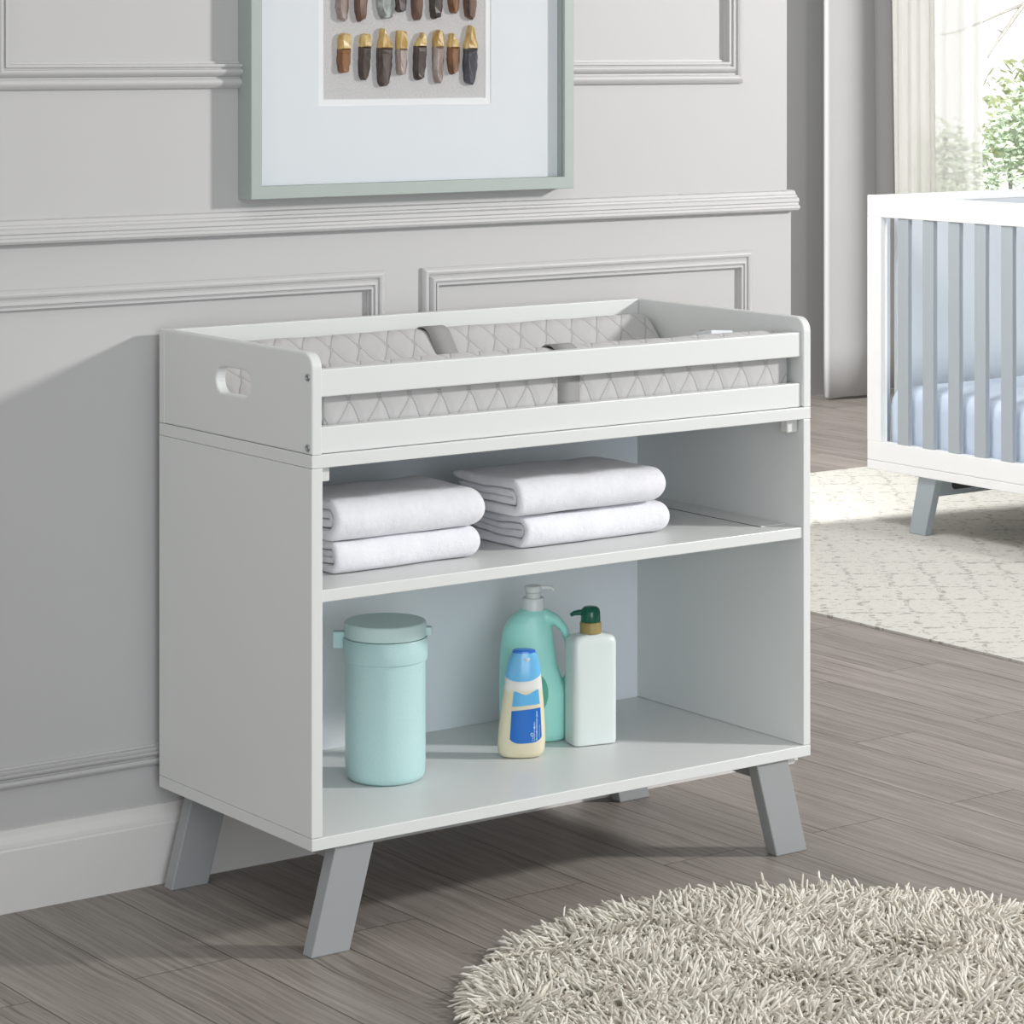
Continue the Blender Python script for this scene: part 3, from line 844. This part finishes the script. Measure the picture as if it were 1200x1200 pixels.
# label patches on the front
def patch(name, fx0, fx1, z0f, z1f, mat, parent, nx=16, nz=10, off=.0006):
    bm = bmesh.new(); g = []
    for j in range(nz+1):
        row = []
        for i in range(nx+1):
            u = i/nx; za, zb_ = z0f(u), z1f(u); z = za+(zb_-za)*j/nz
            v = (z-z0f(.5))/(z1f(.5)-z0f(.5)); x_ = fx0(v)+(fx1(v)-fx0(v))*u
            row.append(bm.verts.new((x_, on_front(x_, z, WS, off), z)))
        g.append(row)
    for a, b in zip(g, g[1:]):
        for i in range(nx): bm.faces.new((a[i], a[i+1], b[i+1], b[i]))
    return xbm(name, bm, X3, mat, parent)
e4 = lambda u: abs(2*u-1)**4
lb = patch('lower_label', lambda v: -.0225+.003*v, lambda v: .0325-.003*v, lambda u: .0245+.008*e4(u)+.003*u, lambda u: .0795+.005*u, M['lab_dark'], t)
patch('upper_label', lambda v: -.0185+.002*v, lambda v: .0285-.002*v, lambda u: .0868+.004*u, lambda u: .1085+.007*(math.cos(2*PI*u)*.5)+.003*u, M['lab_light'], t)
bm = bmesh.new()
def dotp(x_, z, r):
    vs = [bm.verts.new((x_+r*math.cos(2*PI*k/8), on_front(x_, z, WS, .0011), z+r*math.sin(2*PI*k/8))) for k in range(8)]; bm.faces.new(vs)
z = .031
while z < .080:                                        # illegible upright script down the right of the label
    dotp(.0230+.0009*math.sin(z*1900), z, .00065+.00035*random.random()); z += .0011+.0006*random.random()
z = .030
while z < .062:
    dotp(.0190+.0006*math.sin(z*2500), z, .0006 if z < .05 else .0010*random.random()+.0003); z += .0013
z = .035
while z < .056:
    dotp(.0278, z, .00045); z += .0013
for k in range(16): dotp(.0150+.0022*math.cos(k*.4), .0405+.0026*math.sin(k*.4), .0006)
for k in range(8): dotp(.0155+.0002*k, .030+.0011*k, .0005)
xbm('printed_script', bm, X3, M['label_white'], lb)

# ------------------------------------------------------------------ framed stones on the wall
FX0, FX1, FZ0, FZ1 = .1632, .8365, 1.1165, 1.895
YFR = .452
t = thing('picture_frame', (.5,YW,FZ0), 'sage grey picture frame with white mat and rows of brown gold tipped stones', 'picture')
bm = bmesh.new(); fw = .0215; ring = []
for d, y in ((0,YW-.0005),(0,YFR+.001),(.001,YFR),(fw-.001,YFR),(fw,YFR+.001),(fw,YW-.0005)):
    ring.append([bm.verts.new(p) for p in ((FX0+d,y,FZ0+d),(FX1-d,y,FZ0+d),(FX1-d,y,FZ1-d),(FX0+d,y,FZ1-d))])
for a, b in zip(ring, ring[1:]+ring[:1]):
    for k in range(4): bm.faces.new((a[k], a[(k+1)%4], b[(k+1)%4], b[k]))
from_bm('frame_moulding', bm, M['frame'], t)
LX0, LX1, LZ0, LZ1 = .3205, .6570, 1.2815, 1.73
YM = .474
bm = bmesh.new(); ring = []
MX0, MX1, MZ0, MZ1 = FX0+fw, FX1-fw, FZ0+fw, FZ1-fw
for x0, x1, z0, z1, y in ((MX0,MX1,MZ0,MZ1,YM),(LX0-.0118,LX1+.0118,LZ0-.0118,LZ1+.0118,YM)):
    ring.append([bm.verts.new(p) for p in ((x0,y,z0),(x1,y,z0),(x1,y,z1),(x0,y,z1))])
for k in range(4): bm.faces.new((ring[0][k], ring[0][(k+1)%4], ring[1][(k+1)%4], ring[1][k]))
from_bm('mat_board', bm, M['mat'], t)
bm = bmesh.new(); ring = []
for d, y in ((.0118,YM),(.0110,YM+.0016),(.0012,YM+.0018),(0,YM+.0034)):
    ring.append([bm.verts.new(p) for p in ((LX0-d,y,LZ0-d),(LX1+d,y,LZ0-d),(LX1+d,y,LZ1+d),(LX0-d,y,LZ1+d))])
for a, b in zip(ring, ring[1:]):
    for k in range(4): bm.faces.new((a[k], a[(k+1)%4], b[(k+1)%4], b[k]))
from_bm('mat_bevel', bm, M['bevel'], t)
YL = YM+.0035
box('linen_backing', (LX0-.001,LX1+.001), (YL,YL+.004), (LZ0-.001,LZ1+.001), M['linen'], t, 0)
box('glass_pane', (MX0,MX1), (YFR+.006,YFR+.008), (MZ0,MZ1), M['glass'], t, 0)
def stone_piece(x0, x1, zt, zs, zb, kind, skew, seed, apex=None):
    rnd = random.Random(seed); w = x1-x0; xc = (x0+x1)/2
    def outline(za, zb_, taper, n=9):
        pts = []
        for side in (-1, 1):
            col = []
            for k in range(n+1):
                u = k/n; z = za+(zb_-za)*u
                v = (z-zb)/(zt-zb)                       # 0 bottom .. 1 top
                hw = w/2*(1-.28*taper*max(0, (.35-v)/.35)**1.5)*(1-.12*max(0, (v-.8)/.2))+rnd.uniform(-1, 1)*w*.035
                col.append((xc+skew*(v-.5)*w+side*hw, z))
            pts.append(col)
        return pts[0]+pts[1][::-1]
    def slab(poly, th, y1):
        bm = bmesh.new()
        back = [bm.verts.new((x, y1, z)) for x, z in poly]
        cx = sum(p[0] for p in poly)/len(poly); cz = sum(p[1] for p in poly)/len(poly)
        mid = [bm.verts.new((x, y1-th*.6, z)) for x, z in poly]
        fr = [bm.verts.new((cx+(x-cx)*.62, y1-th*(.92+.16*rnd.random()), cz+(z-cz)*.9)) for x, z in poly]
        n = len(poly)
        for a, b in ((back, mid), (mid, fr)):
            for k in range(n): bm.faces.new((a[k], a[(k+1)%n], b[(k+1)%n], b[k]))
        bm.faces.new(fr); bm.faces.new(back[::-1])
        return bm
    body = outline(zb, zs, 1.6)
    # ragged lower end
    body[0] = (body[0][0]+w*.10, body[0][1]+rnd.uniform(0, .004)); body[-1] = (body[-1][0]-w*.12, body[-1][1]+rnd.uniform(0,.006))
    s_ = from_bm('stone', slab(body, .0125, YL), ST[kind], t)
    tip = outline(zs-.0004, zt, .5, 5)
    k = len(tip)//2
    tip[k-1] = (tip[k-1][0]+w*rnd.uniform(0,.3), tip[k-1][1]); tip[k] = (tip[k][0]-w*rnd.uniform(0,.35), tip[k][1]-rnd.uniform(0,.008))
    if apex is not None:                                 # broken off to a point at this share of the width
        ax = x0+(x1-x0)*apex
        tip = [(x + (ax-x)*.85*max(0, (z-zs)/(zt-zs)-.15)**(.9 if abs(x-ax) > .4*w else 1.4), z-(0 if abs(x-ax) < .5*w else .010*max(0, (z-zs)/(zt-zs)-.6)/.4)) for x, z in tip]
    from_bm('gold_tip', slab(tip, .0132, YL), M['goldleaf'], s_)
row1 = [(150,222,248,340,490,'rs',.12),(282,346,248,325,520,'dk',.18),(396,482,215,330,560,'dk',.15),(514,578,225,335,500,'pk',.0),(628,700,235,315,525,'dk',.2),(750,812,218,318,545,'pk',.05),(845,915,235,318,482,'rs',.0),(950,1032,185,325,545,'bl',.1)]
row2 = [(140,212,185,'pk'),(258,328,183,'br'),(395,500,172,'mx'),(500,575,128,'dk'),(612,680,165,'br'),(730,805,165,'dk'),(848,915,122,'rs'),(950,1025,155,'br')]
fxp = lambda p: LX0+(p-68)/1027*(LX1-LX0)
fzp = lambda p, x: LZ0+(632-17*(x-68)/1027-p)/3385
for i, (a, b, zt, zs, zb, kd, sk) in enumerate(row1):
    stone_piece(fxp(a), fxp(b), fzp(zt,a), fzp(zs,a), fzp(zb,a), kd, sk, 10+i, {2:.32, 4:.75, 6:.35, 7:.55}.get(i))
for i, (a, b, zb, kd) in enumerate(row2):
    z0 = fzp(zb, a); stone_piece(fxp(a), fxp(b), z0+.082+.006*math.sin(i*2.1), z0+.056, z0, kd, .08*math.sin(i*1.7), 40+i)

# ------------------------------------------------------------------ crib
CX, CY = 3.33, 2.357        # slatted side plane and far corner
CXB, CYN = 4.07, .95        # other long side and near end (out of frame)
AW, ZR = .022, .0           # the crib stands on the rug
RT = .006
t = thing('crib', (3.7,1.65,RT), 'white crib with pale grey slats and splayed grey legs on the cream rug', 'crib')
W_ = M['crib_white']; G_ = M['crib_grey']
for x0, x1 in ((CX,CX+.026), (CXB-.026,CXB)):
    box('top_rail', (x0,x1), (CYN,CY), (.8885,.9500), W_, t, .002)
    box('bottom_rail', (x0,x1), (CYN,CY), (.197,.2515), W_, t, .002)
for y0, y1 in ((CY-.02,CY), (CYN,CYN+.02)):
    box('end_rail', (CX+.0262,CXB-.0262), (y0,y1), (.925,.9495), W_, t, .002)
box('base_frame', (CX,CXB), (CYN,CY), (.171,.1965), W_, t, .002)
for x0, x1 in ((CX,CX+.026), (CXB-.026,CXB)):
    for y0, y1 in ((CY-.056,CY), (CYN,CYN+.056)):
        box('post', (x0,x1), (y0,y1), (.2515,.8885), W_, t, .0015)
y = 2.2165
while y > CYN+.09:
    for x0 in (CX+.005, CXB-.021):
        box('slat', (x0,x0+.016), (y-.0215,y+.0215), (.2517,.8883), G_, t, .0015)
    y -= .1005
for y0 in (CY-.019, CYN+.005):
    x = CX+.0262; first = True
    while x < CXB-.05:
        wd = .047 if first else .8
        x1 = min(x+wd, CXB-.0265)
        box('end_board', (x,x1), (y0,y0+.014), (.197,.9248), M['crib_panel'], t, .0015); x = x1+.027; first = False
for yb0, yb1, yt0, yt1 in ((2.136,2.200,2.091,2.160), (1.107,1.171,1.147,1.216)):
    for x0, inn in ((CX+.012,1), (CXB-.038,-1)):
        hexa('leg', [(x0,yb0,RT),(x0+.026,yb0,RT),(x0+.026,yb1,RT),(x0,yb1,RT),(x0,yt0,.171),(x0+.026,yt0,.171),(x0+.026,yt1,.171),(x0,yt1,.171)], M['crib_leg'], t, .002)
    ym = (yt0+yt1)/2
    br = hexa('leg_brace', [(CX+.038,ym-.02,.118),(CXB-.038,ym-.02,.118),(CXB-.038,ym+.002,.118),(CX+.038,ym+.002,.118),(CX+.038,ym-.02,.171),(CXB-.038,ym-.02,.171),(CXB-.038,ym+.002,.171),(CX+.038,ym+.002,.171)], M['crib_leg'], t)
    bm = bmesh.new()
    poly = []
    for k in range(13): a = -PI/2+PI*k/12; poly.append((CX+.20+.013*math.cos(a), .146+.013*math.sin(a)))
    for k in range(13): a = PI/2+PI*k/12; poly.append((CX+.10+.013*math.cos(a), .146+.013*math.sin(a)))
    prism_bm(bm, poly, 'y', ym-.0212, ym-.0202)
    from_bm('brace_slot', bm, M['dark'], br)
# mattress: soft rounded block with a fitted pale blue sheet
bm = bmesh.new()
secs_m = []
x0, x1, y0, y1, z0, z1 = CX+.040, CXB-.040, CYN+.045, CY-.036, .1972, .405
def rrect(dx, z, n=10, R=.035):
    pts = []
    for cx, cy, a0 in ((x1-R,y1-R,0),(x0+R,y1-R,PI/2),(x0+R,y0+R,PI),(x1-R,y0+R,1.5*PI)):
        for k in range(n+1):
            a = a0+PI/2*k/n; pts.append((cx+R*math.cos(a), cy+R*math.sin(a)))
    mx, my = (x0+x1)/2, (y0+y1)/2
    return [(mx+(px-mx)*(1-dx/((x1-x0)/2)), my+(py-my)*(1-dx/((y1-y0)/2)), z) for px, py in pts]
rings = []
for dx, z in ((.01,z0),(.002,z0+.012),(0,z0+.03),(0,z1-.055),(.003,z1-.032),(.012,z1-.013),(.028,z1-.003),(.05,z1),(.12,z1+.003),(.25,z1+.004)):
    rings.append([bm.verts.new((px, py, pz+(.002*noise.noise((px*9,py*9,1)) if dx > .02 else 0))) for px, py, pz in rrect(dx, z)])
for a, b in zip(rings, rings[1:]):
    n = len(a)
    for i in range(n): bm.faces.new((a[i], a[(i+1)%n], b[(i+1)%n], b[i]))
bm.faces.new(rings[0][::-1]); bm.faces.new(rings[-1])
o = from_bm('crib_mattress', bm, M['sheet'], None, ((x0+x1)/2,(y0+y1)/2,z0), True)
tag(o, 'crib mattress with a pale blue fitted sheet behind the slats', 'mattress')

# ------------------------------------------------------------------ rugs
bm = bmesh.new()
nx, ny = 40, 50; g = []
RX0, RX1, RY0, RY1 = 2.372, 5.2, -.9, 3.21
def rug_pt(i, j):
    x = RX0+(RX1-RX0)*i/nx; y = RY0+(RY1-RY0)*j/ny
    if j == ny: y += .004*noise.noise((x*3,0,0))
    return (x, y, RT)
top = [[bm.verts.new(rug_pt(i, j)) for i in range(nx+1)] for j in range(ny+1)]
for j in range(ny):
    for i in range(nx): bm.faces.new((top[j][i], top[j][i+1], top[j+1][i+1], top[j+1][i]))
ret = bmesh.ops.extrude_face_region(bm, geom=list(bm.faces))
bmesh.ops.translate(bm, verts=[v for v in ret['geom'] if isinstance(v, bmesh.types.BMVert)], vec=(0,0,-RT+.0004))
o = from_bm('area_rug', bm, M['arearug'], None, (3.8,1.2,0))
tag(o, 'large cream woven rug with broken grey diamond lines under the crib', 'rug')

RC = (.5035, -.640)
t = thing('shag_rug', (RC[0],RC[1],0), 'round beige shag rug on the wood floor in front of the changing table', 'rug')
bm = bmesh.new(); lathe_bm(bm, [(.530,0.0002),(.536,.003),(.530,.006),(.001,.006)], (RC[0],RC[1],0), 96)
from_bm('backing', bm, M['rug_back'], t, None, False)
NS = 25000
rr = .531*np.sqrt(rng.random(NS)); th = 2*PI*rng.random(NS)
rx, ry = rr*np.cos(th), rr*np.sin(th)
verts = np.zeros((NS, 13, 3)); 
cl = np.array([noise.noise_vector((a*9, b*9, 3.0)) for a, b in zip(rx, ry)])
az_d = np.stack([cl[:,0]*2.6+rng.normal(0,.55,NS), cl[:,1]*2.6+rng.normal(0,.55,NS)], 1)
edge = np.clip((rr-.46)/.08, 0, 1)
outd = np.stack([np.cos(th), np.sin(th)], 1)
az_d = az_d+outd*(edge*1.6)[:,None]
az_d /= np.linalg.norm(az_d, axis=1)[:,None]+1e-6
lean = np.clip(rng.normal(.88,.27,NS)+.45*edge, .15, 1.35)
Ln = rng.uniform(.033,.050,NS); wd = rng.uniform(.0018,.0027,NS)
cu = rng.normal(0,.0045,NS); cosl, sinl = np.cos(lean), np.sin(lean)
def at(s, bend):        # point along the strand, drooping as it goes
    a = lean*(.55+.75*s*bend)
    h = np.sin(a)*Ln*s; v = np.cos(a)*Ln*s
    curl = np.sin(PI*s)*cu
    return np.stack([rx+az_d[:,0]*h-az_d[:,1]*curl, ry+az_d[:,1]*h+az_d[:,0]*curl, .004+np.maximum(v, .001)], 1)
side = np.stack([-az_d[:,1], az_d[:,0], np.zeros(NS)], 1)
for k, (s, wk) in enumerate(((0,.9),(.45,1.0),(.88,.95))):
    c = at(s, 1.0); d = at(s+.05, 1.0)-c; d /= np.linalg.norm(d, axis=1)[:,None]
    nrm = np.cross(side, d)
    for q in range(4):
        a = PI/2*q+PI/4
        verts[:, k*4+q] = c+(side*math.cos(a)+nrm*math.sin(a))*(wd*wk)[:,None]
verts[:, 12] = at(1.0, 1.0)
fl = []
for k in range(2):
    for q in range(4): fl.append((k*4+q, k*4+(q+1)%4, k*4+4+(q+1)%4, k*4+4+q))
tri = [(8+q, 8+(q+1)%4, 12) for q in range(4)]
base = (np.arange(NS)*13)[:,None,None]
quads = (base+np.array(fl)[None]).reshape(-1, 4); tris = (base+np.array(tri)[None]).reshape(-1, 3)
me = bpy.data.meshes.new('pile')
V = verts.reshape(-1, 3)
me.vertices.add(len(V)); me.vertices.foreach_set('co', V.astype(np.float32).ravel())
loops = np.concatenate([quads.ravel(), tris.ravel()]); me.loops.add(len(loops)); me.loops.foreach_set('vertex_index', loops.astype(np.int32))
nq, ntr = len(quads), len(tris)
me.polygons.add(nq+ntr)
ls = np.concatenate([np.arange(nq)*4, nq*4+np.arange(ntr)*3]); me.polygons.foreach_set('loop_start', ls.astype(np.int32))
me.polygons.foreach_set('use_smooth', np.ones(nq+ntr, dtype=bool))
me.materials.append(M['shag']); me.update(calc_edges=True); me.validate()
pl = link('pile', me, t); pl['kind'] = 'stuff'

# ------------------------------------------------------------------ garden outside the window
tree('young_tree', (11.78,10.0,-.4), 1.40, .40, M['leaf2'], 'small grey green tree outside, clear of the curtain in the window', 1500, .032)
tree('young_tree', (12.55,11.4,-.4), 1.15, .42, M['leaf2'], 'hazy tree outside seen through the thin part of the sheer curtain', 1200, .036)
tree('garden_tree', (16.3,14.2,-.4), 1.45, .6, M['leaf1'], 'yellow green leafy tree outside at the right of the window', 1500, .06)
shrub((11.6,9.1,-.4), .30, .72, M['leaf1'], 'low bright green shrub outside beneath the window trees', 900)
tb = thing('bare_tree', (12.9,9.6,-.4), 'bare branched tree outside reaching across the top of the window', 'tree')
bm = bmesh.new(); tube_bm(bm, [(12.9,9.6,-.4),(12.85,9.6,1.2),(12.7,9.65,2.6),(12.7,9.6,3.4)], [.10,.085,.07,.04], 10)
from_bm('trunk', bm, M['bark'], tb, None, True)
def branch(pts, r0):
    bm = bmesh.new(); n = len(pts)
    tube_bm(bm, pts, [r0*(1-.8*i/(n-1)) for i in range(n)], 8)
    from_bm('branch', bm, M['bark'], tb, None, True)
branch([(12.7,9.66,2.5),(12.3,9.8,1.98),(11.9,10,1.66),(11.74,10,1.50),(11.62,10,1.38),(11.56,10,1.30)], .028)
branch([(11.93,10,1.67),(11.75,10,1.62),(11.5,10,1.54),(11.25,10,1.47),(11.0,10,1.44)], .013)
branch([(11.70,10,1.47),(11.66,10,1.49),(11.58,10,1.47)], .008)

# ------------------------------------------------------------------ light
wd_ = bpy.data.worlds.new('world'); SC.world = wd_; wd_.use_nodes = True
nt = wd_.node_tree; bg = nt.nodes['Background']
tc = N(nt, 'ShaderNodeTexCoord'); sep = N(nt, 'ShaderNodeSeparateXYZ'); nt.links.new(tc.outputs['Generated'], sep.inputs[0])
# bright overcast sky low in the garden direction, soft studio white elsewhere
g1 = N(nt, 'ShaderNodeMapRange', interpolation_type='SMOOTHSTEP'); nt.links.new(sep.outputs[1], g1.inputs[0]); g1.inputs[1].default_value = .35; g1.inputs[2].default_value = .6
g2 = N(nt, 'ShaderNodeMapRange', interpolation_type='SMOOTHSTEP'); nt.links.new(sep.outputs[2], g2.inputs[0]); g2.inputs[1].default_value = .42; g2.inputs[2].default_value = .2
f = math_node(nt, 'MULTIPLY', g1.outputs[0], g2.outputs[0])
dt = math_node(nt, 'ADD', math_node(nt, 'MULTIPLY', sep.outputs[0], -.86), math_node(nt, 'MULTIPLY', sep.outputs[1], -.5))
fr_ = N(nt, 'ShaderNodeMapRange', interpolation_type='SMOOTHSTEP'); nt.links.new(dt, fr_.inputs[0]); fr_.inputs[1].default_value = .1; fr_.inputs[2].default_value = .9
up_ = N(nt, 'ShaderNodeMapRange', interpolation_type='SMOOTHSTEP'); nt.links.new(sep.outputs[2], up_.inputs[0]); up_.inputs[1].default_value = .15; up_.inputs[2].default_value = .95
base_s = math_node(nt, 'ADD', math_node(nt, 'ADD', .18, math_node(nt, 'MULTIPLY', up_.outputs[0], .38)), math_node(nt, 'MULTIPLY', fr_.outputs[0], .60))
nt.links.new(mixcol(nt, f, (1.0,.99,.968,1), (1.0,1.0,.99,1)), bg.inputs['Color'])
nt.links.new(math_node(nt, 'ADD', base_s, math_node(nt, 'MULTIPLY', f, 2.0)), bg.inputs['Strength'])

def area(name, loc, target, size, power, col=(1,1,1), shape='DISK', sy=None, spread=PI):
    l = bpy.data.lights.new(name, 'AREA'); l.shape = shape; l.size = size
    if sy: l.size_y = sy
    l.energy = power; l.color = col; l.spread = spread
    o = bpy.data.objects.new(name, l); COL.objects.link(o); o.location = loc
    o.rotation_euler = (Vector(target)-Vector(loc)).to_track_quat('-Z', 'Y').to_euler()
    return o
kd = Vector((1.25,-1,.55)).normalized()
kp = Vector((.35,.3,.75))+kd*4.4
area('key_light', kp, (.35,.3,.75), .34, 136, (1,.985,.965))
area('far_side_fill', (-1.1,3.2,3.2), (3.8,3.2,.3), .13, 720, (1,.995,.985))  # unseen lamp added to brighten the far floor, rug and drape
area('crib_fill', (2.1,1.5,2.35), (3.4,1.9,.5), .8, 34, (1,1,1))  # added fill above the view, brightens the crib
area('front_fill', (-1.3,-4.6,1.15), (.5,.2,.5), 2.6, 70, (.86,.94,1.0))
area('garden_fill', (9.0,6.2,4.2), (11.8,10.4,.6), 2.0, 1000, (1,1,.98))  # added lamp outdoors, only there to brighten the foliage

SC.view_settings.view_transform = 'Standard'
SC.view_settings.look = 'None'
SC.view_settings.exposure = 0
SC.view_settings.gamma = 1
